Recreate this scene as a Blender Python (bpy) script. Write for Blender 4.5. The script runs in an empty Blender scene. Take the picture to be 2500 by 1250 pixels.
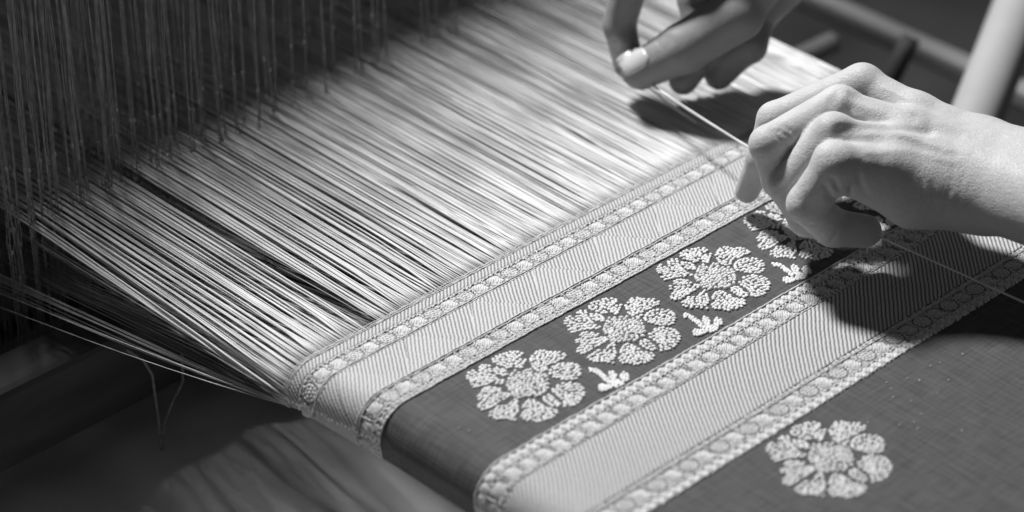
import bpy, math
import numpy as np
rng = np.random.default_rng(7)
U = 0.01                                    # all layout below is in centimetres
scene = bpy.context.scene

# ------------------------------------------------------------------ camera
AZ_A, AZ_B = 0.719, 0.695
_n = math.hypot(AZ_A, AZ_B); AZ_A /= _n; AZ_B /= _n
PITCH = math.radians(33); FPX = 7000.0; DIST = 140.0
RV = np.array([AZ_A, -AZ_B, 0.0]); FV = np.array([AZ_B, AZ_A, 0.0]); ZV = np.array([0, 0, 1.0])
FW = FV*math.cos(PITCH) - ZV*math.sin(PITCH)
UP = FV*math.sin(PITCH) + ZV*math.cos(PITCH)
CAM = -DIST*FW
def at(px, py, z=0.0):
    """point of the photograph at height z (cm) above the cloth"""
    d = FW*FPX + RV*(px-1250) - UP*(py-625)
    return CAM + d*((z-CAM[2])/d[2])
from mathutils import Matrix
cd = bpy.data.cameras.new('camera'); cam = bpy.data.objects.new('camera', cd)
scene.collection.objects.link(cam); scene.camera = cam
M = Matrix(((RV[0], UP[0], -FW[0], CAM[0]*U), (RV[1], UP[1], -FW[1], CAM[1]*U), (RV[2], UP[2], -FW[2], CAM[2]*U), (0, 0, 0, 1)))
cam.matrix_world = M
cd.sensor_width = 36.0; cd.lens = 36.0*FPX/2500.0
cd.clip_start = 0.05; cd.clip_end = 50
cd.dof.use_dof = True; cd.dof.aperture_fstop = 4.8
cd.dof.focus_distance = float((np.array([6.5, -8.5, 1.0])-CAM) @ FW)*U

# ------------------------------------------------------------------ light
w = bpy.data.worlds.new('World'); scene.world = w; w.use_nodes = True
w.node_tree.nodes['Background'].inputs[0].default_value = (1, 1, 1, 1)
w.node_tree.nodes['Background'].inputs[1].default_value = 0.058
EL = math.radians(56)
tgt = np.array([6.0, 0.0, 0.0])
lp = tgt + 170*np.array([0.12*math.cos(EL), 0.993*math.cos(EL), math.sin(EL)])
ld = bpy.data.lights.new('window_lamp', 'AREA'); ld.shape = 'DISK'; ld.size = 0.25; ld.energy = 54
ld.color = (1, 1, 1)
lo = bpy.data.objects.new('window_lamp', ld); scene.collection.objects.link(lo)
from mathutils import Vector
lo.location = Vector(lp*U)
lo.rotation_euler = (Vector((tgt-lp)*U)).to_track_quat('-Z', 'Y').to_euler()
scene.view_settings.view_transform = 'Standard'; scene.view_settings.look = 'None'
scene.view_settings.exposure = 0.0; scene.view_settings.gamma = 1.0
scene.render.engine = 'CYCLES'
scene.cycles.use_denoising = True
scene.cycles.max_bounces = 6

# ------------------------------------------------------------------ materials
def gray(v): return (v, v, v, 1)
def mat(name, base, rough=0.8, noise=None, bump=None, spec=0.3, extra=None):
    m = bpy.data.materials.new(name); m.use_nodes = True
    nt = m.node_tree; b = nt.nodes['Principled BSDF']
    b.inputs['Base Color'].default_value = gray(base); b.inputs['Roughness'].default_value = rough
    b.inputs['Specular IOR Level'].default_value = spec
    tc = nt.nodes.new('ShaderNodeTexCoord')
    if noise:
        sc, amt = noise[0], noise[1]; st = noise[2] if len(noise) > 2 else (1, 1, 1)
        mp = nt.nodes.new('ShaderNodeMapping'); mp.inputs['Scale'].default_value = st
        n = nt.nodes.new('ShaderNodeTexNoise'); n.inputs['Scale'].default_value = sc; n.inputs['Detail'].default_value = 4
        r = nt.nodes.new('ShaderNodeMapRange')
        r.inputs['From Min'].default_value = 0.3; r.inputs['From Max'].default_value = 0.7
        r.inputs['To Min'].default_value = base*(1-amt); r.inputs['To Max'].default_value = min(0.9, base*(1+amt))
        nt.links.new(tc.outputs['Object'], mp.inputs[0]); nt.links.new(mp.outputs[0], n.inputs['Vector'])
        nt.links.new(n.outputs['Fac'], r.inputs['Value']); nt.links.new(r.outputs[0], b.inputs['Base Color'])
        b['x'] = 1
    if bump:
        sc, dist = bump[0], bump[1]; st = bump[2] if len(bump) > 2 else (1, 1, 1)
        mp = nt.nodes.new('ShaderNodeMapping'); mp.inputs['Scale'].default_value = st
        n = nt.nodes.new('ShaderNodeTexNoise'); n.inputs['Scale'].default_value = sc; n.inputs['Detail'].default_value = 3
        bp = nt.nodes.new('ShaderNodeBump'); bp.inputs['Strength'].default_value = 1; bp.inputs['Distance'].default_value = dist
        nt.links.new(tc.outputs['Object'], mp.inputs[0]); nt.links.new(mp.outputs[0], n.inputs['Vector'])
        nt.links.new(n.outputs['Fac'], bp.inputs['Height']); nt.links.new(bp.outputs[0], b.inputs['Normal'])
    if extra: extra(nt, b, tc)
    return m

def zari_attr(dark, light):
    def f(nt, b, tc):
        at_ = nt.nodes.new('ShaderNodeAttribute'); at_.attribute_name = 'metal'
        mx = nt.nodes.new('ShaderNodeMix'); mx.data_type = 'RGBA'
        mx.inputs['A'].default_value = gray(dark); mx.inputs['B'].default_value = gray(light)
        nt.links.new(at_.outputs['Fac'], mx.inputs['Factor'])
        nt.links.new(mx.outputs['Result'], b.inputs['Base Color'])
    return f
def weave_extra(nt, b, tc):
    # fine silk ground: two crossed thread waves in colour and relief
    outs = []
    for d in ('X', 'Y'):
        wv = nt.nodes.new('ShaderNodeTexWave'); wv.bands_direction = d; wv.inputs['Scale'].default_value = 420
        wv.inputs['Distortion'].default_value = 1.2; wv.inputs['Detail Scale'].default_value = 2
        nt.links.new(tc.outputs['Object'], wv.inputs['Vector']); outs.append(wv)
    ad = nt.nodes.new('ShaderNodeMath'); ad.operation = 'ADD'
    nt.links.new(outs[0].outputs['Fac'], ad.inputs[0]); nt.links.new(outs[1].outputs['Fac'], ad.inputs[1])
    bp = nt.nodes.new('ShaderNodeBump'); bp.inputs['Distance'].default_value = 0.00012
    nt.links.new(ad.outputs[0], bp.inputs['Height']); nt.links.new(bp.outputs[0], b.inputs['Normal'])
    # streaks along the warp and weft
    prev = None
    for st, sc in (((1, 14, 1), 60), ((16, 1, 1), 40)):
        mp = nt.nodes.new('ShaderNodeMapping'); mp.inputs['Scale'].default_value = st
        n = nt.nodes.new('ShaderNodeTexNoise'); n.inputs['Scale'].default_value = sc; n.inputs['Detail'].default_value = 5
        nt.links.new(tc.outputs['Object'], mp.inputs[0]); nt.links.new(mp.outputs[0], n.inputs['Vector'])
        if prev is None: prev = n.outputs['Fac']
        else:
            a2 = nt.nodes.new('ShaderNodeMath'); a2.operation = 'ADD'
            nt.links.new(prev, a2.inputs[0]); nt.links.new(n.outputs['Fac'], a2.inputs[1]); prev = a2.outputs[0]
    r = nt.nodes.new('ShaderNodeMapRange'); r.inputs['From Min'].default_value = 0.7; r.inputs['From Max'].default_value = 1.3
    r.inputs['To Min'].default_value = 0.055; r.inputs['To Max'].default_value = 0.112
    nt.links.new(prev, r.inputs['Value']); nt.links.new(r.outputs[0], b.inputs['Base Color'])
def skin_extra(nt, b, tc):
    b.inputs['Subsurface Weight'].default_value = 0.12
    b.inputs['Subsurface Radius'].default_value = (0.004, 0.004, 0.004)
    b.inputs['Subsurface Scale'].default_value = 1.0
    v = nt.nodes.new('ShaderNodeTexVoronoi'); v.feature = 'DISTANCE_TO_EDGE'; v.inputs['Scale'].default_value = 900
    mp = nt.nodes.new('ShaderNodeMapping'); mp.inputs['Scale'].default_value = (1, 0.55, 1)
    n = nt.nodes.new('ShaderNodeTexNoise'); n.inputs['Scale'].default_value = 500; n.inputs['Detail'].default_value = 5
    n2 = nt.nodes.new('ShaderNodeTexNoise'); n2.inputs['Scale'].default_value = 110; n2.inputs['Detail'].default_value = 3
    nt.links.new(tc.outputs['Object'], mp.inputs[0]); nt.links.new(mp.outputs[0], v.inputs['Vector'])
    nt.links.new(mp.outputs[0], n.inputs['Vector']); nt.links.new(tc.outputs['Object'], n2.inputs['Vector'])
    mn = nt.nodes.new('ShaderNodeMath'); mn.operation = 'MINIMUM'; mn.inputs[1].default_value = 0.12
    nt.links.new(v.outputs['Distance'], mn.inputs[0])
    m1 = nt.nodes.new('ShaderNodeMath'); m1.operation = 'MULTIPLY_ADD'; m1.inputs[1].default_value = 3.0
    nt.links.new(mn.outputs[0], m1.inputs[0]); nt.links.new(n.outputs['Fac'], m1.inputs[2])
    m2 = nt.nodes.new('ShaderNodeMath'); m2.operation = 'MULTIPLY_ADD'; m2.inputs[1].default_value = 0.35
    nt.links.new(n2.outputs['Fac'], m2.inputs[0]); nt.links.new(m1.outputs[0], m2.inputs[2])
    bp = nt.nodes.new('ShaderNodeBump'); bp.inputs['Strength'].default_value = 1.0; bp.inputs['Distance'].default_value = 0.00032
    nt.links.new(m2.outputs[0], bp.inputs['Height']); nt.links.new(bp.outputs[0], b.inputs['Normal'])

M_ground = mat('silk_ground', 0.13, 0.62, extra=weave_extra, spec=0.25)
M_zari = mat('metal_thread_band', 0.6, 0.6, bump=(1300, 0.00022), spec=0.2, extra=zari_attr(0.09, 0.57))
M_stitch = mat('metal_thread_stitch', 0.70, 0.7, noise=(260, 0.10), bump=(1800, 0.0001), spec=0.2)
M_cord = mat('metal_thread_cord', 0.56, 0.7, noise=(500, 0.25), bump=(1500, 0.0001), spec=0.2)
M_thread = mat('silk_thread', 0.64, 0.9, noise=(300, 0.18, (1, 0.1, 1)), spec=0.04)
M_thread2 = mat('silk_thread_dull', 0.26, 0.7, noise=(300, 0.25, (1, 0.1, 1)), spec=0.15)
M_heddle = mat('cotton_heddle', 0.29, 0.9, noise=(120, 0.5), spec=0.1)
M_skin = mat('skin', 0.50, 0.52, noise=(60, 0.07), spec=0.35, extra=skin_extra)
M_nail = mat('nail', 0.50, 0.3, noise=(300, 0.05, (1, 1, 1)), spec=0.6)
M_beam = mat('dark_wood', 0.06, 0.7, noise=(40, 0.4, (0.2, 1, 1)), spec=0.1)
M_wood = mat('pale_wood', 0.30, 0.6, noise=(50, 0.2, (1, 0.1, 1)))
M_post = mat('pale_post', 0.34, 0.6, noise=(20, 0.1))
M_floor = mat('dark_floor', 0.06, 0.9, noise=(6, 0.4), bump=(60, 0.002), spec=0.05)
M_grey = mat('grey_fabric', 0.62, 0.9, noise=(12, 0.2), bump=(900, 0.0002), spec=0.1)
M_dull = mat('dull_stick', 0.22, 0.7, noise=(40, 0.2))

# ------------------------------------------------------------------ mesh helpers
col = scene.collection
def mesh(name, V, F, smooth=True, attr=None):
    """V (n,3) cm; F (m,3|4) int array or list"""
    V = np.asarray(V, dtype=np.float32)*U
    me = bpy.data.meshes.new(name)
    F = np.asarray(F)
    k = F.shape[1]; nf = len(F)
    me.vertices.add(len(V)); me.vertices.foreach_set('co', V.ravel())
    me.loops.add(nf*k); me.loops.foreach_set('vertex_index', F.astype(np.int32).ravel())
    me.polygons.add(nf); me.polygons.foreach_set('loop_start', np.arange(0, nf*k, k, dtype=np.int32))
    me.polygons.foreach_set('use_smooth', np.full(nf, smooth))
    if attr is not None:
        a = me.attributes.new('metal', 'FLOAT', 'POINT'); a.data.foreach_set('value', np.asarray(attr, dtype=np.float32))
    me.update(calc_edges=True); me.validate()
    return me
def obj(name, me, m=None, parent=None, loc=None):
    o = bpy.data.objects.new(name, me)
    if m is not None and me is not None and not me.materials: me.materials.append(m)
    if loc is not None: o.location = [c*U for c in loc]
    col.objects.link(o)
    if parent is not None: o.parent = parent
    return o
def tag(o, label=None, cat=None, group=None, kind=None):
    if label: o['label'] = label
    if cat: o['category'] = cat
    if group: o['group'] = group
    if kind: o['kind'] = kind
    return o
class Bag:
    def __init__(s): s.V = []; s.F = []; s.n = 0
    def add(s, V, F):
        s.V.append(V); s.F.append(np.asarray(F)+s.n); s.n += len(V)
    def mesh(s, name, smooth=True): return mesh(name, np.concatenate(s.V), np.concatenate(s.F), smooth)
def tube(P, r, k=6, cap=True):
    P = np.asarray(P, float); n = len(P); r = np.broadcast_to(np.asarray(r, float), (n,))
    T = np.gradient(P, axis=0); T /= np.linalg.norm(T, axis=1)[:, None]
    ref = np.array([0, 0, 1.0]) if abs(T[:, 2]).mean() < 0.8 else np.array([1.0, 0, 0])
    A = np.cross(T, ref); A /= np.linalg.norm(A, axis=1)[:, None]; B = np.cross(T, A)
    a = np.linspace(0, 2*np.pi, k, endpoint=False)
    V = P[:, None] + r[:, None, None]*(np.cos(a)[None, :, None]*A[:, None] + np.sin(a)[None, :, None]*B[:, None])
    V = V.reshape(-1, 3); F = []
    i = np.arange(n-1)[:, None]*k; j = np.arange(k)[None]; j2 = (j+1) % k
    F = np.stack([i+j, i+j2, i+k+j2, i+k+j], -1).reshape(-1, 4)
    if cap:
        V = np.concatenate([V, P[:1], P[-1:]]); c0, c1 = n*k, n*k+1
        jj = np.arange(k)
        F = np.concatenate([F, np.stack([np.full(k, c0), (jj+1) % k, jj, jj*0+c0], -1)[:, [0, 1, 2, 3]],
                            np.stack([np.full(k, c1), (n-1)*k+jj, (n-1)*k+(jj+1) % k, jj*0+c1], -1)])
    return V, F
def fixquads(V, F):
    """turn quads that repeat an index (caps) into a triangle list together with the rest"""
    F = np.asarray(F)
    T = np.concatenate([F[:, [0, 1, 2]], F[:, [0, 2, 3]]])
    ok = (T[:, 0] != T[:, 1]) & (T[:, 1] != T[:, 2]) & (T[:, 0] != T[:, 2])
    return V, T[ok]
def tube3(P, r, k=6): return fixquads(*tube(P, r, k))
def box(x0, x1, y0, y1, z0, z1):
    V = np.array([(x, y, z) for x in (x0, x1) for y in (y0, y1) for z in (z0, z1)], float)
    F = np.array([(0, 1, 3, 2), (4, 6, 7, 5), (0, 4, 5, 1), (2, 3, 7, 6), (0, 2, 6, 4), (1, 5, 7, 3)])
    return V, F

# ------------------------------------------------------------------ cloth surface
def uc_of(v): return -12.75 - 0.16*np.clip(v, -6, 0)
RC = 1.55
def cmap(s, v, h=0.0):
    """cloth coordinate (s along the weft, v along the warp, h above) -> space; the left selvedge curls down"""
    s = np.asarray(s, float); v = np.asarray(v, float); h = np.asarray(h, float)
    uc = uc_of(v); d = np.clip(uc-s, 0, None)
    t = np.clip(d/RC, 0, 1.75); ex = d-t*RC
    und = 0.022*np.sin(s*0.31+v*0.22+1.0)*np.sin(v*0.41-s*0.13) + 0.006*np.sin(s*0.9+v*0.35)
    und = und*np.clip((s+16)/6, 0, 1)*np.clip(-v/1.5, 0, 1)
    x = np.where(d > 0, uc-(RC+h)*np.sin(t)-ex*np.cos(t), s)
    z = np.where(d > 0, -RC+(RC+h)*np.cos(t)-ex*np.sin(t), h) + und
    return np.stack(np.broadcast_arrays(x, v, z), -1)
SL = -15.3; SR = 25.3
def grid_faces(nu, nv):
    i = np.arange(nu-1)[:, None]*nv; j = np.arange(nv-1)[None]
    return np.stack([i+j, i+nv+j, i+nv+j+1, i+j+1], -1).reshape(-1, 4)
cloth = tag(obj('brocade_cloth', None), 'silk brocade with pale metallic stripes and flower motifs stretched under the hands', 'woven cloth')
# dark silk ground
us = np.concatenate([np.linspace(0, 1, 420)]); vs = np.linspace(0.12, -44, 260)
Vg = []
for v in vs:
    sl = SL if v > -12 else SL
    s = sl+(SR-sl)*us
    Vg.append(cmap(s + (0 if True else 0), np.full_like(s, v), 0))
Vg = np.stack(Vg, 1).reshape(-1, 3)
g = obj('silk_ground', mesh('silk_ground', Vg, grid_faces(len(us), len(vs))), M_ground, cloth)
sm = g.modifiers.new('thickness', 'SOLIDIFY'); sm.thickness = 0.0006; sm.offset = 1

def twill(name, v0, v1, slant=0.0, facet=False, pitch=0.186, amp=0.055, lift=0.035):
    du = 0.042
    s = np.arange(SL, SR, du); v = np.arange(v0, v1-1e-6, -0.042)
    S, Vv = np.meshgrid(s, v, indexing='ij')
    r = AZ_A*S - AZ_B*Vv; f = AZ_B*S + AZ_A*Vv
    if facet:
        mid = 0.5*(v0+v1); tri = np.abs(((S/2.1) % 2)-1)           # 0..1 zig-zag
        side = ((Vv-mid)/(v0-v1)*2*0.9 > (tri*2-1)).astype(float)
        cell = np.floor(S/4.2)
        sl = np.where(side > 0, slant, slant*0.65)
        amp_ = np.where(side > 0, amp*0.8, amp*0.7)
    else:
        sl = slant + 0.05*np.sin(f*0.25); amp_ = amp*np.ones_like(S)
        side = np.ones_like(S)
    wob = 0.007*np.sin(f*3.3+r*0.7)+0.006*np.sin(f*11.1+2*r)
    ph = (r+sl*f+wob)/pitch
    rib = np.abs(np.cos(np.pi*ph))
    idx = np.floor(ph+0.5)
    twist = 0.5+0.5*np.sin(f*2*np.pi/0.16+idx*2.4+1.5*np.sin(idx*5.1))
    hh = amp_*(rib**0.8)*(0.80+0.20*twist)
    jit = rng.random(S.shape)
    hh += 0.006*(jit-0.5)
    metal = np.clip((rib-0.50+0.16*twist+0.14*(jit-0.5))*3.0, 0, 1)
    if facet: metal = np.clip(np.where(side > 0, metal+0.08, metal+0.16), 0, 1)
    edge = np.minimum(v0-Vv, Vv-v1)
    hh = hh*np.clip(edge/0.08, 0, 1)
    P = cmap(S, Vv, lift+hh)
    o = obj(name, mesh(name, P.reshape(-1, 3), grid_faces(len(s), len(v)), True, metal.ravel()), M_zari, cloth)
    return o
twill('zari_band', 0.10, -0.50, 0.10, pitch=0.17)
twill('zari_band', -1.60, -3.98, 0.16, facet=True)
twill('zari_band', -13.20, -16.85, 0.0, pitch=0.196, amp=0.06)

# thin plain-metal strips under the rosette rows (the weft lies on the ground there)
def row_pos(vrow, pitch, s0):
    r = np.random.default_rng(int(-vrow*100)); s = s0; out = []
    while s < SR-0.4: out.append(s); s += pitch*(1+0.02*r.standard_normal())
    return np.array(out)
ROWS = {-1.02: (1.0, -15.2), -4.48: (1.0, -15.05), -12.56: (0.98, -15.0), -17.55: (1.0, -15.2)}
DARKV = (-0.47, -0.62, -1.42, -1.55, -4.01, -4.16, -4.84, -4.97, -5.17, -11.60, -11.99, -12.12, -13.05, -13.18, -16.88, -17.02, -18.02, -18.14, -18.55)
def strip(v0, v1, lift=0.02, m=0.55):
    s = np.arange(SL, SR, 0.04); v = np.arange(v0, v1-1e-6, -0.04)
    S, Vv = np.meshgrid(s, v, indexing='ij')
    n = np.sin(S*41+3*np.sin(Vv*23))*np.sin(Vv*47+2*np.sin(S*17))
    met = np.clip(m+0.45*n+0.3*(rng.random(S.shape)-0.5), 0, 1)
    line = np.zeros_like(S)
    for dv in DARKV: line = np.maximum(line, 1-np.abs(Vv-dv+0.012*np.sin(S*9+dv*7))/0.045)
    for vr, (pi_, s0_) in ROWS.items():
        if v1 < vr < v0:
            for sc_ in row_pos(vr, pi_, s0_):
                q = np.hypot((S-sc_)*1.0, (Vv-vr)*1.05)
                line = np.maximum(line, 1-np.abs(q-0.47)/0.05)
                line = np.maximum(line, (1-np.abs(np.hypot(S-sc_-0.5, (Vv-vr)*1.4)-0.17)/0.045))
    met = np.clip(met-1.2*np.clip(line, 0, 1), 0, 1)
    P = cmap(S, Vv, lift+0.02*np.clip(n, 0, 1)-0.03*np.clip(line, 0, 1))
    obj('border_ground', mesh('border_ground', P.reshape(-1, 3), grid_faces(len(s), len(v)), True, met.ravel()), M_zari, cloth)
strip(-0.50, -1.60, m=0.92); strip(-3.98, -5.32, m=0.88); strip(-11.52, -13.20, m=0.74); strip(-16.85, -18.62, m=0.74)

def cord(v, r=0.045, amp=0.012, per=0.22):
    s = np.arange(SL, SR, 0.11)
    P = cmap(s, v+amp*np.sin(s*3.1)+0.01*rng.standard_normal(len(s)), 0.05+0.008*rng.standard_normal(len(s)))
    obj('couched_cord', Bagmesh('couched_cord', tube3(P, r*(0.8+0.35*rng.random(len(s))), 5)), M_cord, cloth)
def Bagmesh(name, VF): return mesh(name, VF[0], VF[1])
def weft(v, s0, s1):
    s = np.arange(s0, s1, 0.15); P = cmap(s, v+0.03*np.sin(s*1.3+v*40)+0.012*rng.standard_normal(len(s)), 0.06+0.02*np.sin(s*9))
    obj('weft_pick', Bagmesh('weft_pick', tube3(P, 0.026, 5)), M_cord, cloth)
for v in (0.13, 0.19, 0.26, 0.34): weft(v, SL+0.2, SR-0.1)
for v in (-0.56, -1.48, -1.62, -3.94, -4.08, -4.90, -5.34, -11.50, -12.05, -16.95, -17.08, -18.08):
    cord(v, 0.038 if v not in (-11.50, -5.34) else 0.05)

# domes (a raised stitch): long axis along x
def dome(rings=2, seg=7):
    V = [(0, 0, 1)]; F = []
    for i in range(1, rings+1):
        t = i/rings*math.pi/2*1.12
        for j in range(seg):
            a = 2*math.pi*j/seg; V.append((math.sin(t)*math.cos(a), math.sin(t)*math.sin(a), math.cos(t)))
    for j in range(seg): F.append((0, 1+j, 1+(j+1) % seg))
    for i in range(rings-1):
        for j in range(seg):
            a = 1+i*seg+j; b = 1+i*seg+(j+1) % seg; c = a+seg; d = b+seg
            F += [(a, c, d), (a, d, b)]
    return np.array(V), np.array(F)
DV, DF = dome(3, 8)
def stitches(pts, ang, la, lb, h, base=0.02):
    n = len(pts); ca, sa = np.cos(ang), np.sin(ang)
    X = DV[None, :, 0]*la[:, None]; Y = DV[None, :, 1]*lb[:, None]; Z = DV[None, :, 2]*h[:, None]+base
    V = np.stack([pts[:, :1]+X*ca[:, None]-Y*sa[:, None], pts[:, 1:2]+X*sa[:, None]+Y*ca[:, None], Z], -1)
    F = DF[None]+(np.arange(n)*len(DV))[:, None, None]
    return V.reshape(-1, 3), F.reshape(-1, 3)
def place(V, s0, v0):
    """local (u, v, h) -> on the cloth"""
    return cmap(V[:, 0]+s0, V[:, 1]+v0, V[:, 2])

# rosettes
def rosette_mesh(kind, r=0.44):
    pts = []; ang = []; la = []; lb = []
    def a_(x, y, t, l, w): pts.append((x, y)); ang.append(t); la.append(l); lb.append(w)
    FA = math.atan2(AZ_A, AZ_B)             # direction of the ribs
    if kind == 0:                            # spiral: rings of stitches round a knot
        a_(0, 0, 0, 0.09, 0.08)
        for k in range(6): t = k*math.pi/3; a_(0.17*math.cos(t), 0.17*math.sin(t), t+math.pi/2, 0.085, 0.045)
        for k in range(11): t = k*2*math.pi/11; a_(0.31*math.cos(t), 0.31*math.sin(t), t+math.pi/2, 0.095, 0.05)
        for k in range(4):
            a_(0.43+0.03*k, -0.28+0.16*k, FA, 0.11, 0.045); 
    elif kind == 1:                          # oval of upright bars
        for k, L in zip(range(-3, 4), (0.14, 0.24, 0.31, 0.34, 0.31, 0.24, 0.15)):
            c = k*0.105; a_(c*AZ_A, -c*AZ_B, FA, L, 0.048)
        for k in range(3): a_(0.40-0.02*k, -0.05+0.17*k, FA+0.5, 0.11, 0.045)
    else:                                    # leaf of long bars
        for k, L in zip(range(-4, 5), (0.12, 0.25, 0.34, 0.30, 0.38, 0.33, 0.36, 0.22, 0.12)):
            c = k*0.10; a_(c*AZ_A+0.02*(k % 2), -c*AZ_B, FA+0.06*(k % 3-1), L, 0.046)
        a_(0.42, 0.28, 0.2, 0.14, 0.045); a_(-0.42, -0.30, 0.1, 0.14, 0.045)
    pts = np.array(pts)*(r/0.40); n = len(pts)
    V, F = stitches(pts, np.array(ang)+0.1*rng.standard_normal(n), np.array(la), np.array(lb)*1.12, 0.048*np.ones(n), 0.02)
    return V, F
ROS = {k: [rosette_mesh(k) for _ in range(2)] for k in range(3)}
shared = {}
def row_parts(name, vrow, pitch, s0, kinds, sc=1.0):
    i = 0
    for s in row_pos(vrow, pitch, s0):
        k = kinds[i % len(kinds)]; V, F = ROS[k][i % 2]
        V = V*np.array([sc, sc, 1])
        if s < uc_of(vrow)+1.2:
            o = obj(name, mesh(name, place(V, s, vrow), F), M_cord, cloth)
        else:
            key = (name, k, i % 2, sc)
            if key not in shared: shared[key] = mesh(name, V, F); shared[key].materials.append(M_cord)
            base = cmap(s, vrow, 0)
            o = obj(name, shared[key], None, cloth, base)
        i += 1
row_parts('rosette', -1.02, 1.0, -15.2, (1, 0, 1, 1, 0), 1.0)
row_parts('rosette', -4.48, 1.0, -15.05, (0, 1, 1, 0, 2))
row_parts('rosette', -12.56, 0.98, -15.0, (2, 1, 2))
row_parts('rosette', -17.55, 1.0, -15.2, (1, 0, 2, 0), 1.05)
# bead rows
def bead_row(vrow, pitch, half, kind='bead'):
    s = SL+0.3; i = 0
    while s < SR-0.2:
        n = 3
        pts = np.stack([np.linspace(-half, half, n)*0.62*AZ_A, np.linspace(-half, half, n)*-0.62*AZ_B], -1)
        ang = np.full(n, math.atan2(AZ_A, AZ_B)); key = (kind, round(half, 3), i % 3)
        def mk():
            return stitches(pts, ang+0.12*rng.standard_normal(n), np.full(n, half*0.95), np.full(n, half*0.50), np.full(n, 0.05), 0.02)
        if s < uc_of(vrow)+1.2:
            V, F = mk(); obj(kind, mesh(kind, place(V, s, vrow), F), M_cord, cloth)
        else:
            if key not in shared:
                shared[key] = mesh(kind, *mk()); shared[key].materials.append(M_cord)
            obj(kind, shared[key], None, cloth, cmap(s, vrow, 0))
        s += pitch*(1+0.03*rng.standard_normal()); i += 1
bead_row(-11.78, 0.53, 0.235)
bead_row(-18.36, 0.56, 0.25)
# rows of small chain stitches
def chain(vrow, pitch=0.27, la=0.13, lb=0.055, ang=0.0, jv=0.02):
    s = np.arange(SL+0.1, SR-0.1, pitch); n = len(s); s = s+0.03*rng.standard_normal(n)
    V, F = stitches(np.stack([s, vrow+jv*rng.standard_normal(n)], -1), ang+0.25*rng.standard_normal(n), np.full(n, la), np.full(n, lb), np.full(n, 0.075))
    o = obj('chain_stitch_row', mesh('chain_stitch_row', cmap(V[:, 0], V[:, 1], V[:, 2]), F), M_stitch, cloth)
for v, a in ((-5.10, 0.5), (-5.24, -0.3), (-4.98, -0.2), (-0.62, 0.3), (-12.98, 0.15), (-13.12, -0.15), (-12.14, 0.6), (-16.90, 0.2), (-17.02, -0.2), (-18.14, 0.4), (-18.58, 0.1)):
    chain(v, 0.27, 0.12, 0.05, a)

# flower motifs, outlines read off one flower of the cloth (5x enlargement of the photo at 1100,840)
FC = at(1290, 936)[:2]
PET = [
 [(500,190),(560,140),(640,120),(720,95),(800,88),(870,100),(910,130),(850,165),(800,200),(770,260),(740,320),(690,310),(640,280),(560,265),(505,230)],
 [(780,240),(820,195),(880,175),(950,172),(920,230),(880,300),(850,320),(800,300),(775,270)],
 [(985,150),(1040,95),(1120,72),(1170,95),(1250,95),(1340,98),(1400,125),(1438,165),(1420,185),(1350,200),(1290,240),(1210,258),(1180,300),(1200,320),(1130,350),(1060,340),(990,290),(975,240),(955,200)],
 [(1220,290),(1300,245),(1380,235),(1480,232),(1560,255),(1600,310),(1605,370),(1580,420),(1520,455),(1450,450),(1380,455),(1300,425),(1230,415),(1190,370),(1195,330)],
 [(1290,490),(1350,480),(1430,460),(1500,480),(1580,490),(1630,540),(1655,590),(1640,650),(1600,700),(1560,745),(1500,760),(1420,785),(1370,780),(1380,730),(1340,670),(1270,620),(1230,590),(1230,550),(1290,545)],
 [(1130,640),(1200,618),(1260,645),(1290,690),(1350,720),(1355,750),(1290,780),(1220,765),(1170,730),(1120,690)],
 [(900,720),(950,680),(1010,675),(1060,710),(1130,740),(1160,780),(1260,785),(1330,830),(1300,880),(1200,940),(1130,940),(1070,970),(1000,945),(900,945),(850,900),(850,850),(900,830),(860,790)],
 [(680,760),(740,700),(800,660),(835,700),(830,760),(850,830),(800,880),(830,945),(750,950),(700,920),(640,920),(570,935),(500,900),(445,880),(480,830),(540,800),(560,755),(640,760)],
 [(360,580),(420,530),(500,525),(590,540),(650,560),(640,590),(560,605),(460,615),(380,600)],
 [(325,620),(350,600),(430,620),(520,620),(620,600),(740,590),(740,640),(660,690),(560,750),(480,800),(400,822),(330,790),(330,740),(400,690),(330,700)],
 [(190,380),(240,320),(300,325),(340,370),(340,290),(400,245),(495,245),(500,320),(550,390),(600,440),(660,440),(660,500),(560,500),(480,505),(400,520),(370,530),(300,545),(235,540),(245,480),(195,430)],
 [(515,270),(580,290),(650,300),(710,350),(700,400),(620,405),(560,385),(520,330)],
]
CEN = [(670,500),(700,430),(730,370),(770,330),(830,320),(870,380),(900,320),(990,315),(1020,370),(1100,350),(1170,375),(1200,430),(1220,520),(1200,590),(1130,620),(1100,660),(1000,660),(930,660),(850,680),(760,660),(740,600),(700,570)]
SPR = [[(1680,300),(1710,285),(1760,300),(1830,330),(1900,390),(1960,440),(1990,480),(1940,500),(1890,470),(1830,410),(1760,355),(1700,350)],
 [(1925,350),(1960,325),(2010,340),(2045,385),(2030,420),(2040,460),(1990,480),(1950,430),(1925,395)],
 [(2060,400),(2090,345),(2130,345),(2175,370),(2200,430),(2170,450),(2140,480),(2080,450)],
 [(1960,480),(2040,430),(2080,450),(2140,480),(2110,520),(2010,545),(1960,530)],
 [(1790,520),(1830,490),(1900,500),(1960,500),(1990,540),(1930,565),(1870,590),(1810,570)]]
def to_uv(poly): return np.array([at(1100+x/5, 840+y/5)[:2]-FC for x, y in poly])
def inside(P, poly):
    x, y = P[:, 0], P[:, 1]; c = np.zeros(len(P), bool); n = len(poly)
    for i in range(n):
        x0, y0 = poly[i]; x1, y1 = poly[i-1]
        hit = ((y0 > y) != (y1 > y)) & (x < (x1-x0)*(y-y0)/(y1-y0+1e-12)+x0)
        c ^= hit
    return c
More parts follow.
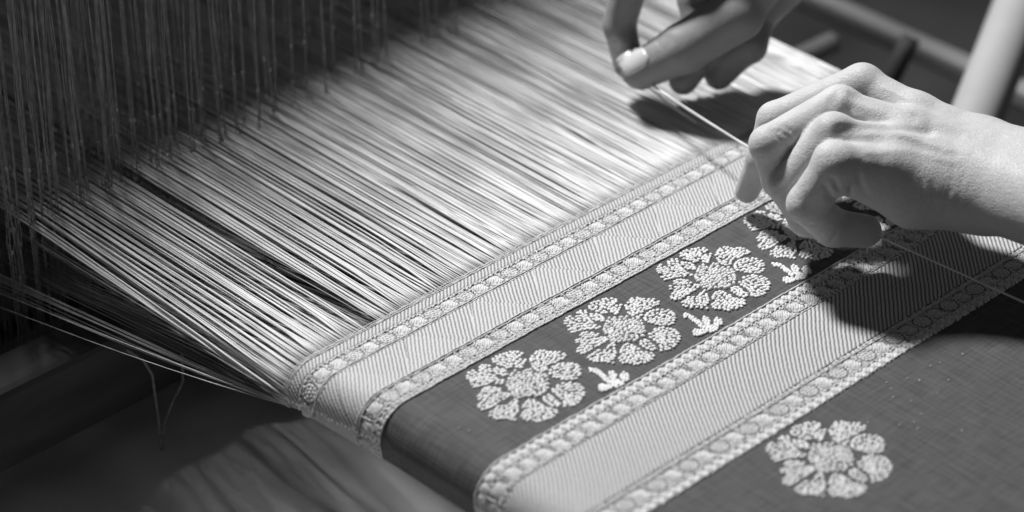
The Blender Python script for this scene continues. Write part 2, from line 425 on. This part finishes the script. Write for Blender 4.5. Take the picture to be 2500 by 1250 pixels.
def edge_dist(P, poly):
    d = np.full(len(P), 9.0)
    for i in range(len(poly)):
        a = poly[i-1]; b = poly[i]; ab = b-a
        t = np.clip(((P-a)@ab)/(ab@ab+1e-12), 0, 1)
        d = np.minimum(d, np.linalg.norm(P-(a+t[:, None]*ab), axis=1))
    return d
def fill(poly, sp=0.152, la=0.115, lb=0.086, h=0.06, mode='petal'):
    poly = to_uv(poly); lo, hi = poly.min(0), poly.max(0)
    cand = lo+rng.random((5000, 2))*(hi-lo); cand = cand[inside(cand, poly)]
    ed = edge_dist(cand, poly); cand = cand[ed > 0.075]
    # prefer an outline of stitches first, then the inside
    order = np.argsort(edge_dist(cand, poly) > 0.10, kind='stable'); keep = []
    for p in cand[order]:
        if not keep or np.min(np.linalg.norm(np.array(keep)-p, axis=1)) > sp: keep.append(p)
    P = np.array(keep); cx = P.mean(0)
    if mode == 'petal':
        rad = P-cx*0.55; ang = np.arctan2(rad[:, 1], rad[:, 0])+0.35*rng.standard_normal(len(P))
    elif mode == 'centre':
        ang = np.arctan2(P[:, 1]-cx[1], P[:, 0]-cx[0])+0.5*rng.standard_normal(len(P))
        ang = np.where(rng.random(len(P)) < 0.3, ang+1.4, ang)
    else:
        ang = np.full(len(P), math.atan2(AZ_A, AZ_B))+0.3*rng.standard_normal(len(P))
    n = len(P)
    return stitches(P, ang, la*(0.85+0.35*rng.random(n)), lb*(0.9+0.25*rng.random(n)), h*(0.8+0.5*rng.random(n)))
variants = []
for k in range(3):
    variants.append(([fill(p) for p in PET], fill(CEN, mode='centre', h=0.10), [fill(p, sp=0.12, mode='bar', la=0.13) for p in SPR]))
def flower(u, v, k, sprig=True, label=None):
    base = cmap(u, v, 0)
    pe, ce, sp = variants[k]
    def share(key, VF):
        if key not in shared: shared[key] = mesh(key[0], *VF); shared[key].materials.append(M_stitch)
        return shared[key]
    f = obj('flower_motif', share(('flower_motif', 'c', k), ce), None, cloth, base)
    if label: f['label'] = label
    for i, p in enumerate(pe): obj('petal', share(('petal', i, k), p), None, f)
    if sprig:
        l = obj('leaf_sprig', share(('leaf_sprig', 0, k), sp[0]), None, cloth, base)
        for i, p in enumerate(sp[1:]): obj('leaf', share(('leaf', i, k), p), None, l)
for i in range(5): flower(FC[0]+6.35*i, FC[1]+0.03*i, i % 3)
rf = at(2030, 1114)[:2]
flower(rf[0], rf[1], 1, False); flower(rf[0]+3.0, rf[1]-11.0, 2, False)
# stray specks of lint on the dark ground
bg = Bag()
for px, py in [(2165, 935), (2350, 865), (2215, 925), (2245, 930), (2316, 928), (1385, 690), (1392, 705), (1120, 1045), (1145, 1052), (2290, 960)] + [(rng.uniform(1950, 2380), rng.uniform(880, 1060)) for _ in range(14)]:
    c = at(px, py)
    V, F = stitches(np.array([c[:2]]), np.array([rng.uniform(0, 3)]), np.array([0.035+0.02*rng.random()]), np.array([0.03]), np.array([0.03]), 0.03)
    V = cmap(V[:, 0], V[:, 1], V[:, 2]); bg.add(V, F)
obj('lint', bg.mesh('lint'), M_stitch, cloth)['kind'] = 'stuff'
# selvedge knots on the curled left edge
bg = Bag()
for v in np.arange(0, -5.4, -0.24):
    vv = v+0.03*rng.standard_normal(); pts = np.array([[0, 0]])
    V, F = stitches(pts, np.array([0.3*rng.standard_normal()]), np.array([0.15]), np.array([0.08]), np.array([0.10]), 0.0)
    bg.add(cmap(V[:, 0]+uc_of(vv)-2.3+0.04*rng.standard_normal(), V[:, 1]+vv, V[:, 2]), F)
obj('selvedge_stitching', bg.mesh('selvedge_stitching'), M_stitch, cloth)

# ------------------------------------------------------------------ warp threads
warp = tag(obj('warp', None), 'sheet of fine pale warp threads running from the fabric edge up to the heddles', 'warp threads')
VS = np.array([0.0, 1.2, 2.5, 4, 5.5, 7, 9, 11, 13, 15, 17, 19, 23, 28, 34, 40, 47])
def smooth_noise(x, seed):
    r = np.random.default_rng(seed).standard_normal(400); x = np.asarray(x)*1.0+50
    i = np.floor(x).astype(int); t = x-i; t = t*t*(3-2*t)
    return r[i % 400]*(1-t)+r[(i+1) % 400]*t
# bunches
bounds = [-15.6]
while bounds[-1] < 25.2: bounds.append(bounds[-1]+rng.uniform(0.28, 1.15))
bounds = np.array(bounds)
def warp_sheet(N, z_end, rad, seed, pull=0.45, sag=0.0, s0=-15.5, s1=25.1):
    r = np.random.default_rng(seed)
    out = []
    u0s = np.linspace(s0, s1, N)+0.03*r.standard_normal(N)
    for u0 in u0s:
        b = np.clip(np.searchsorted(bounds, u0)-1, 0, len(bounds)-2)
        c = 0.5*(bounds[b]+bounds[b+1]); wdt = bounds[b+1]-bounds[b]
        k = pull*(0.6+0.5*smooth_noise(c*3, seed+3)) * np.clip((16-u0)/20, 0.25, 1)
        prof = np.clip(VS/3.0, 0, 1)*(1-0.35*np.clip((VS-12)/12, 0, 1))
        u = u0+(c-u0)*np.clip(k, 0.05, 0.8)*prof
        u = u+0.10*smooth_noise(u0*0.9+VS*0.06, seed+5)*np.clip(VS/6, 0, 1)+0.04*r.standard_normal()*np.clip(VS/8, 0, 2)
        z0 = cmap(u0, 0.0, 0.03)
        zt = z_end*np.clip(VS/18, 0, 1.0)+0.06*r.standard_normal()*np.clip(VS/5, 0, 1)+sag*np.sin(np.pi*np.clip(VS/18, 0, 1))
        blend = np.clip(1-VS/18, 0, 1)
        x = u*(1-blend)+(u-u0+z0[0])*blend
        z = zt+(z0[2])*blend
        P = np.stack([x, VS, z], -1)
        P[:, 0] += 0.006*r.standard_normal(len(VS))
        out.append((P, rad*r.uniform(0.75, 1.25)))
    return out
top = warp_sheet(430, 0.15, 0.040, 11)
top2 = warp_sheet(420, -0.12, 0.036, 14, pull=0.5, s0=-1)
mid_ = warp_sheet(120, -0.9, 0.036, 12, pull=0.6, s1=8)
low = warp_sheet(430, -3.2, 0.036, 13, pull=0.3)
# drop some threads where the sheet gapes at the left
keep = [t for t in top if not (t[0][0, 0] < 6 and smooth_noise(t[0][0, 0]*2.3, 77) > 1.0)]
ind = np.argsort([-(1 if t[0][0, 0] < 14 else 0)-0.001*rng.random() for t in keep], kind='stable')
for q, i in enumerate(ind[:300]):
    P, r = keep[i]; obj('thread', Bagmesh('thread', tube3(P, r, 5)), M_thread, warp)
bg = Bag()
for i in ind[300:]: bg.add(*tube3(keep[i][0], keep[i][1], 5))
for P, r in top2: bg.add(*tube3(P, r, 4))
tag(obj('thread_mass', bg.mesh('thread_mass'), M_thread, warp), kind='stuff')
bg = Bag()
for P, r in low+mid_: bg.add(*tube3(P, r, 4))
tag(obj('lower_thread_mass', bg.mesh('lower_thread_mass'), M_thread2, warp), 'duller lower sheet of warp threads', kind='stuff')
# heavier bundle of threads along the right selvedge
bg = Bag()
for k in range(26):
    u = 24.0+k*0.055; 
    P = np.stack([u+0.02*rng.standard_normal(len(VS)), VS, 0.15+0.02*rng.standard_normal(len(VS))], -1); bg.add(*tube3(P, 0.045, 4))
tag(obj('edge_thread_bundle', bg.mesh('edge_thread_bundle'), M_thread, warp), 'dense bundle along the far edge', kind='stuff')
# loose hanging hairs at the lower left edge
bg = Bag()
for k in range(14):
    x = -15.6-0.12*k*rng.random(); z = -1.6-0.9*rng.random()
    a = cmap(-15.4, -0.2-0.2*rng.random(), 0); b = np.array([x-0.3, 18, -3.0-0.9*rng.random()])
    t = np.linspace(0, 1.6, 12)[:, None]; P = a+(b-a)*t; P[:, 2] -= 0.25*np.sin(np.pi*np.clip(t[:, 0], 0, 1))*rng.random()
    bg.add(*tube3(P, 0.022, 4))
tag(obj('selvedge_thread_bundle', bg.mesh('selvedge_thread_bundle'), M_thread, warp), 'slack threads hanging at the near edge', kind='stuff')

# ------------------------------------------------------------------ heddle shafts
def heddle_mesh(seed):
    r = np.random.default_rng(seed); bg = Bag()
    eye = r.uniform(-0.3, 0.3)
    for sgn in (-1, 1):
        zs = np.concatenate([np.linspace(-9, -1.4, 7), [-0.7, -0.3, 0.3, 0.7], np.linspace(1.4, 17.6, 9)])
        off = 0.05+0.10*np.exp(-((zs-eye)/0.6)**2)
        x = sgn*off+0.05*np.sin(zs*0.5+seed)+0.02*r.standard_normal(len(zs))
        P = np.stack([x, 0.03*r.standard_normal(len(zs)), zs], -1); bg.add(*tube3(P, 0.027, 4))
    for z in (eye-0.65, eye+0.65, eye+2.6+r.random(), eye-2.8-r.random()):
        V, F = stitches(np.array([[0, 0]]), np.array([0.]), np.array([.10]), np.array([.09]), np.array([.16]), z); bg.add(V, F)
    return bg.mesh('heddle')
HM = [heddle_mesh(40+i) for i in range(7)]
for m_ in HM: m_.materials.append(M_heddle)
names = ['nearest shaft of hanging string heddles crossing the warp threads', 'second shaft of string heddles, just behind the nearest one',
         'farthest shaft of blurred string heddles behind the others']
for k in range(3):
    v = 18.6+2.6*k
    sh = tag(obj('heddle_shaft', None, loc=(0, v, 0)), names[k], 'heddle shaft', 'string heddle shafts of the loom')
    u = -16.6
    while u < 30:
        o = obj('heddle', HM[rng.integers(7)], None, sh, (u, 0.25*rng.standard_normal(), 0.5*rng.standard_normal()))
        o.rotation_euler = (0.012*rng.standard_normal(), 0.02*rng.standard_normal(), rng.uniform(0, 0.6))
        u += rng.choice([0.14, 0.22, 0.42, 0.8], p=[.3, .3, .28, .12])*(1.0 if k == 0 else 1.25)*(1.0+2.2*max(0, min(1, (u+6)/12)))
    V, F = box(-17.5, 32, -0.12, 0.12, 17.3, 17.6); obj('top_bar', mesh('top_bar', V, F, False), M_beam, sh)
    V, F = box(-17.5, 32, -0.25, 0.25, -10.0, -9.0); obj('bottom_bar', mesh('bottom_bar', V, F, False), M_beam, sh)

# ------------------------------------------------------------------ loom timber
def bevel(o, wdt=0.0015):
    b = o.modifiers.new('bevel', 'BEVEL'); b.width = wdt; b.segments = 2
o = obj('sley_beam', mesh('sley_beam', *box(-45, 34, 13.9, 16.9, -9.7, -5.0), False), M_beam)
tag(o, 'nearly black wooden beam crossing under the warp threads at lower left', 'beam'); bevel(o, 0.004)
# added out-of-view board on uprights: blocks the lamp to shade the back warp
can = tag(obj('shade_frame', None, loc=(0, 50, 36)), 'added unseen board on uprights, shading the back of the warp', 'light blocker')
V, F = box(-60, 40, -13.4, 60, -1, 1.5); V[:, 2] += 0; obj('shade_board', mesh('shade_board', V, F, False), M_beam, can)
for x in (-56, 36):
    V, F = box(x-3, x+3, 20, 26, -72, -1); obj('upright', mesh('upright', V, F, False), M_beam, can)
o = obj('side_rail', mesh('side_rail', *box(48.6, 50.1, -30, 70, -13.4, -12.0), False), M_wood)
tag(o, 'pale wooden rail running parallel to the warp at upper right', 'rail'); bevel(o, 0.003)
P0 = at(2328, 330, -7.0); P = np.array([P0+RV*(0.36*t+0.9)+FV*t+ZV*0.1*t for t in np.linspace(-6, 26, 14)])
o = obj('wooden_bar', Bagmesh('wooden_bar', tube3(P, np.linspace(1.5, 1.75, 14), 16)), M_post)
tag(o, 'pale rounded bar behind the near wrist at the right edge, meeting the rail', 'wooden bar')
A = at(1940, 148, -8); B = at(2025, 108, -8); t = np.linspace(-0.1, 1.1, 8)[:, None]
o = obj('bamboo_stick', Bagmesh('bamboo_stick', tube3(A+(B-A)*t, 0.7, 10)), M_dull)
tag(o, 'short blurred grey stick in the dark gap between the two hands', 'stick')
A = at(2120, 300, -12); B = at(2215, 110, -8); t = np.linspace(-0.3, 1.1, 8)[:, None]
o = obj('wooden_stick', Bagmesh('wooden_stick', tube3(A+(B-A)*t, 0.6, 10)), M_beam)
tag(o, 'dim dark stick slanting behind the knuckles of the near hand', 'stick')
# floor
V, F = box(-600, 600, -600, 600, -75, -72); o = obj('floor', mesh('floor', V, F, False), M_floor); o['kind'] = 'structure'
# grey fabric below at lower left
su = np.linspace(-45, 10, 90); sv = np.linspace(20, -40, 80); S, Vv = np.meshgrid(su, sv, indexing='ij')
zz = -12.6+0.25*np.sin(S*0.45+0.3*np.sin(Vv*0.3))+0.25*np.sin(S*0.23+Vv*0.37)+0.2*np.sin(S*1.1-Vv*0.2)
o = obj('grey_fabric', mesh('grey_fabric', np.stack([S, Vv, zz], -1).reshape(-1, 3), grid_faces(90, 80)), M_grey)
tag(o, 'dim grey fabric with soft folds spread below the beam at lower left', 'fabric')
s_ = o.modifiers.new('thickness', 'SOLIDIFY'); s_.thickness = 0.002
# loose looped string hanging in front of the beam
bg = Bag()
def on_v(px, py, v):
    d = FW*FPX+RV*(px-1250)-UP*(py-625); t = (v-CAM[1])/d[1]; return CAM+d*t
for pts in ([(310, 855), (350, 880), (372, 915), (378, 960), (385, 1010), (392, 1070), (396, 1130)], [(428, 962), (418, 990), (404, 1025), (396, 1070), (397, 1130)], [(444, 862), (447, 930), (430, 965)]):
    bg.add(*tube3(np.array([on_v(a, b, 12.5) for a, b in pts]), 0.07, 5))
tag(obj('loose_string', bg.mesh('loose_string'), M_thread2), 'thin pale string hanging in a loose V below the warp at lower left', 'string')

# ------------------------------------------------------------------ hands: one continuous surface each, from a distance field
def smin(a, b, k):
    h = np.clip(0.5+0.5*(b-a)/k, 0, 1)
    return b*(1-h)+a*h-k*h*(1-h)
def cone(P, a, b, ra, rb):
    ba = b-a; t = np.clip(((P-a)@ba)/(ba@ba), 0, 1).astype(np.float32)
    q = P-a-t[..., None]*ba
    return np.sqrt((q*q).sum(-1))-(ra+(rb-ra)*t)
def ell(P, c, ax, r):
    q = (P-c)@ax.T/r
    l = np.sqrt((q*q).sum(-1)); return (l-1)*min(r)
def chain_d(P, J, k=0.22):
    d = None
    for i in range(len(J)-1):
        e = cone(P, J[i][0], J[i+1][0], J[i][1], J[i+1][1]); d = e if d is None else smin(d, e, k)
    return d
def pt(px, py, z): return at(px, py, z)
class Hand:
    def __init__(s, fingers, palm, blobs=(), kp=0.55, grooves=()):
        s.f = [[(pt(*q[:3]), q[3]*1.06) for q in L] for L in fingers]
        s.p = [[(pt(*q[:3]), q[3]) for q in L] for L in palm]
        s.kp = kp; s.blobs = [[(pt(*q[:3]), q[3]) for q in L] for L in blobs]; s.gr = []; s.relief = None
    def __call__(s, P, detail=True):
        P = P.astype(np.float32); d = None
        for L in s.p:
            e = chain_d(P, L, 0.6); d = e if d is None else smin(d, e, s.kp)
        for L in s.blobs: d = smin(d, chain_d(P, L, 0.5), 0.7)
        for L in s.f:
            e = chain_d(P, L)
            m = np.sqrt(((P-L[0][0])**2).sum(-1)); k = (0.05+0.60*np.clip(1-(m-0.4)/1.7, 0, 1)).astype(np.float32)
            d = smin(d, e, k)
        if detail:
            for C, wdt, dep in s.gr:            # (polyline, width, depth) creases (+) and ridges (-)
                dd = None
                for i in range(len(C)-1):
                    e = cone(P, C[i], C[i+1], 0, 0); dd = e if dd is None else np.minimum(dd, e)
                d = d+dep*np.exp(-(dd/wdt)**2)
        return d
    def hit(s, px, py):
        D = FW*FPX+RV*(px-1250)-UP*(py-625); D = D/np.linalg.norm(D); t = 118.0
        for _ in range(200):
            q = s((CAM+D*t)[None], False)[0]
            t += max(q*0.6, 0.004) if q > 0.002 else 0
            if q <= 0.004 or t > 170: break
        return (CAM+D*t) if t < 170 else None
    def crease(s, pts, wdt, dep, rel=0):
        C = [s.hit(*p) for p in pts]; C = [c for c in C if c is not None]
        if len(C) > 1: s.gr.append((np.array(C), wdt, dep))
def surface_nets(f, lo, hi, h):
    n = np.ceil((hi-lo)/h).astype(int)+1
    ax = [lo[i]+h*np.arange(n[i]) for i in range(3)]
    D = np.empty(n, np.float32)
    # coarse pass to skip far blocks
    B = 10
    for i0 in range(0, n[0], B):
        for j0 in range(0, n[1], B):
            for k0 in range(0, n[2], B):
                X = ax[0][i0:i0+B]; Y = ax[1][j0:j0+B]; Z = ax[2][k0:k0+B]
                c = np.array([[X.mean(), Y.mean(), Z.mean()]])
                q = f(c, False)[0]
                if abs(q) > h*B*0.9+0.9: D[i0:i0+B, j0:j0+B, k0:k0+B] = q; continue
                G = np.stack(np.meshgrid(X, Y, Z, indexing='ij'), -1)
                D[i0:i0+B, j0:j0+B, k0:k0+B] = f(G)
    S = D < 0
    c = [S[a:n[0]-1+a, b:n[1]-1+b, e:n[2]-1+e] for a in (0, 1) for b in (0, 1) for e in (0, 1)]
    cnt = sum(x.astype(np.int8) for x in c); act = (cnt > 0) & (cnt < 8)
    idx = np.full(act.shape, -1, np.int64); ii = np.argwhere(act); idx[act] = np.arange(len(ii))
    acc = np.zeros((len(ii), 3)); num = np.zeros(len(ii))
    crn = [(a, b, e) for a in (0, 1) for b in (0, 1) for e in (0, 1)]
    for p in range(8):
        for q in range(p+1, 8):
            A, Bc = np.array(crn[p]), np.array(crn[q])
            if np.abs(A-Bc).sum() != 1: continue
            da = D[tuple((ii+A).T)]; db = D[tuple((ii+Bc).T)]
            cr = (da < 0) != (db < 0); t = np.where(cr, da/(da-db+1e-12), 0)
            acc += np.where(cr[:, None], A+(Bc-A)*t[:, None], 0); num += cr
    V = lo+h*(ii+acc/num[:, None])
    F = []
    for a in range(3):
        b, e = (a+1) % 3, (a+2) % 3
        sh = [slice(None)]*3; s0 = list(sh); s1 = list(sh); s0[a] = slice(0, -1); s1[a] = slice(1, None)
        x0, x1 = S[tuple(s0)], S[tuple(s1)]; E = np.argwhere(x0 != x1); flip = x1[tuple(E.T)]
        ok = (E[:, b] > 0) & (E[:, e] > 0) & (E[:, b] < n[b]-1) & (E[:, e] < n[e]-1); E = E[ok]; flip = flip[ok]
        def g(db, de):
            q = E.copy(); q[:, b] -= db; q[:, e] -= de; return idx[tuple(q.T)]
        Q = np.stack([g(1, 1), g(0, 1), g(0, 0), g(1, 0)], -1)
        Q[flip] = Q[flip][:, ::-1]; F.append(Q)
    F = np.concatenate(F); F = F[(F >= 0).all(1)]
    return V, F
def relax(V, F, it=2, lam=0.4):
    e = np.concatenate([F[:, [0, 1]], F[:, [1, 2]], F[:, [2, 3]], F[:, [3, 0]]])
    for _ in range(it):
        s = np.zeros_like(V); c = np.zeros(len(V))
        for k in range(3):
            s[:, k] = np.bincount(e[:, 0], V[e[:, 1], k], len(V))+np.bincount(e[:, 1], V[e[:, 0], k], len(V))
        c = np.bincount(e[:, 0], minlength=len(V))+np.bincount(e[:, 1], minlength=len(V))
        V = V+lam*(s/np.maximum(c, 1)[:, None]-V)
    return V

near = Hand(
 fingers=[[(2105,208,7.2,1.0),(1892,292,5.8,.82),(1860,385,3.7,.72),(1824,466,1.35,.58)],
          [(2050,258,7.4,.95),(1875,352,6.3,.84),(1900,440,4.3,.74),(1950,515,2.4,.65)],
          [(2034,325,7.3,.96),(1922,452,4.6,.86),(1968,535,2.9,.78),(2035,560,2.0,.66)],
          [(2040,402,6.8,.98),(1970,498,4.6,.90),(2034,556,2.6,.86),(2112,564,2.2,.76)],
          [(2290,390,5.2,1.4),(2170,335,4.0,1.15),(2055,345,3.0,1.0),(1965,420,1.9,.8)]],
 palm=[[(2105,208,7.2,.95),(2240,275,6.9,.9),(2400,355,6.3,1.3),(2720,470,6.9,2.0)],
       [(2050,262,7.4,.88),(2220,312,7.0,.9),(2400,385,6.2,1.4),(2720,500,6.8,2.1)],
       [(2034,328,7.3,.85),(2200,358,6.7,.92),(2390,430,5.9,1.5),(2720,540,6.6,2.1)],
       [(2035,398,6.8,.95),(2180,410,6.2,1.1),(2390,465,5.2,1.7),(2720,560,6.4,2.1)]],
 blobs=[[(2100,440,5.6,.95),(2230,480,4.8,1.45),(2400,480,5.0,1.75)],
        [(2180,400,4.6,1.0),(2340,430,5.0,1.3)],
        [(2220,330,5.2,1.3),(2110,360,4.2,1.3)],
        [(2190,385,3.9,1.1),(2340,410,4.3,1.4)], [(2110,400,5.4,1.15),(2240,425,4.9,1.35)]], kp=0.42)  # hidden filling under the palm, added to stop lamp light leaking onto the cloth
# knuckle bulges, tendon furrows, creases (positions on the skin)
near.crease([(2108,180), (2112,186)], 0.55, -0.12)
near.crease([(2052,232), (2056,236)], 0.5, -0.10)
near.crease([(2020,300), (2024,304)], 0.5, -0.10)
near.crease([(2000,358), (2008,364)], 0.5, -0.08)
near.crease([(2052,316), (2120,310), (2200,312), (2265,324)], 0.26, 0.17)
near.crease([(2080,232), (2130,246), (2185,268), (2230,286)], 0.28, 0.12)
near.crease([(2030,250), (2050,225)], 0.25, 0.10)
for pts in ([(1900,318), (1925,335), (1948,362)], [(1914,305), (1935,325), (1952,345)], [(1884,318), (1905,345), (1930,365)]):
    near.crease(pts, 0.07, 0.10)
for pts in ([(2035,440), (2048,462), (2058,490)], [(2072,455), (2078,475), (2074,492)], [(2015,455), (2030,480), (2045,490)], [(2098,430), (2104,455), (2112,475)],
            [(2020,478), (2040,488), (2062,492)]):
    near.crease(pts, 0.11, 0.17)
near.crease([(2085,282), (2180,322), (2320,366)], 0.17, -0.06)
near.crease([(2120,372), (2220,366), (2330,396)], 0.17, -0.04)
near.crease([(2160,215), (2260,262), (2350,300)], 0.15, -0.05)
for k, (x, y) in enumerate([(2030,236), (2042,262), (2012,306), (2024,320), (2000,366), (1992,380), (2096,184)]):
    near.crease([(x-14, y+9), (x, y-2), (x+12, y-12)], 0.05, 0.030)
for k in range(4):
    near.crease([(1900+7*k, 424+9*k), (1915+7*k, 432+9*k), (1930+6*k, 428+9*k)], 0.045, 0.022)
    near.crease([(1938+5*k, 478+8*k), (1955+5*k, 486+8*k), (1968+5*k, 480+8*k)], 0.045, 0.022)
near.crease([(2060,462), (2066,470)], 0.32, -0.22)
for k, x in enumerate((2150, 2185, 2215, 2250, 2275, 2305)):
    near.crease([(x, 440+9*(k % 3)), (x+5, 475), (x+12-8*(k % 2), 512+9*(k % 3))], 0.10, 0.020)
near.crease([(2345,330), (2330,400), (2318,470), (2300,530)], 0.07, 0.03)
near.crease([(2378,370), (2352,430), (2340,500), (2325,548)], 0.07, 0.03)
near.crease([(2028,590), (2040,575), (2046,560)], 0.09, 0.10)
near.crease([(1968,545), (1985,552), (2003,548)], 0.09, 0.09)
near.crease([(1838,430), (1830,460), (1812,482)], 0.06, 0.04)
near.crease([(2160,540), (2210,530), (2240,512)], 0.14, 0.08)

far_ = Hand(
 fingers=[[(1800,36,5.6,1.35),(1668,118,3.8,1.24),(1564,172,2.4,.98)],
          [(1690,-110,8.4,1.0),(1540,-40,6.4,.88),(1512,60,4.0,.82),(1535,158,2.2,.76)],
          [(1790,-90,7.8,1.0),(1700,-5,5.0,.95),(1718,118,2.8,.9),(1668,196,1.4,.74)],
          [(1870,-70,7.2,1.0),(1800,20,4.5,.95),(1806,124,2.7,.9),(1755,184,1.3,.74)],
          [(1940,-50,6.6,1.0),(1850,40,4.2,.92),(1828,112,3.2,.9),(1775,140,2.4,.8)]],
 palm=[[(1690,-110,8.4,.95),(1950,-230,11,1.2),(2100,-330,12,1.8)],
       [(1790,-90,7.8,1.0),(1990,-210,10,1.3),(2120,-320,12,1.9)],
       [(1870,-70,7.2,1.0),(2020,-190,9.5,1.3),(2140,-310,11.5,1.9)],
       [(1940,-50,6.6,1.0),(2050,-170,9.0,1.3),(2150,-300,11,1.9)],
       [(1800,30,5.6,1.2),(1900,-90,8.0,1.3),(2060,-260,11,1.6)]], kp=0.5)
for pts in ([(1603,100), (1614,108), (1620,120)], [(1612,92), (1624,100), (1630,112)], [(1622,86), (1634,94), (1640,104)]):
    far_.crease(pts, 0.10, 0.07)
far_.crease([(1512,140), (1530,122), (1565,118), (1588,135)], 0.07, 0.06)

def build_hand(name, H, label, lo, hi, h):
    V, F = surface_nets(H, np.array(lo, float), np.array(hi, float), h)
    V = relax(V, F, 2, 0.35)
    o = obj(name, mesh(name, V, F), M_skin); tag(o, label, 'hand', 'hands of the weaver'); return o
def bounds_of(H, pad=0.4):
    Q = [q for G in (H.f, H.p, H.blobs) for L in G for q in L]
    lo = np.min([c-r for c, r in Q], 0)-pad; hi = np.max([c+r for c, r in Q], 0)+pad; return lo, hi
lo, hi = bounds_of(near)
build_hand('hand', near, 'near hand with bent fingers pressing on the cloth, wrist at the right edge', lo, hi, 0.095)
lo, hi = bounds_of(far_)
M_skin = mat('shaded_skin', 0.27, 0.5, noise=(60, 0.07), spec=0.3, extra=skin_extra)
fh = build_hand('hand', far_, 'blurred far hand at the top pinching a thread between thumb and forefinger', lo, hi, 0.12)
# thumb nail, laid on the skin
ax = np.array([0.86, -0.51]); ay = np.array([0.51, 0.86]); NV = []; ok = True
nu, nv = 11, 9
for i in range(nu):
    for j in range(nv):
        a = i/(nu-1); b = j/(nv-1)*2-1
        half = 27*math.sqrt(max(0.0, 1-abs(2*a-0.9)**4*0.75)) if a < 1 else 12
        p = np.array([1517, 170])+ax*(a*74)+ay*(b*half-3)
        q = far_.hit(p[0], p[1]); 
        if q is None: q = NV[-1] if NV else np.zeros(3); NV.append(q); continue
        NV.append(q-FW*(0.05-0.055*a*a-0.04*b*b))
nm = obj('nail', mesh('nail', np.array(NV), grid_faces(nu, nv)), M_nail, fh)
s_ = nm.modifiers.new('thickness', 'SOLIDIFY'); s_.thickness = 0.0006; s_.offset = -1

# ------------------------------------------------------------------ threads held by the hands
def held(a, b, label, sag=0.15, r=0.05):
    t = np.linspace(0, 1, 14)[:, None]; P = a+(b-a)*t; P[:, 2] -= sag*np.sin(np.pi*t[:, 0])
    o = obj('held_thread', Bagmesh('held_thread', tube3(P, r, 6)), M_thread); tag(o, label, 'thread', 'threads pulled taut by the hands')
held(at(1572, 196, 2.0), at(1848, 372, 2.8), 'taut thread from the pinching far thumb down to the near forefinger, upper of the pair', 0.05, 0.065)
held(at(1545, 180, 2.0), at(1700, 300, 0.3), 'shorter slack thread falling from the far thumb onto the warp, lower of the pair', 0.1, 0.06)
held(at(2020, 520, 2.2), at(2560, 765, 1.6), 'single thread leaving the near hand under the palm toward the lower right', 0.0, 0.05)
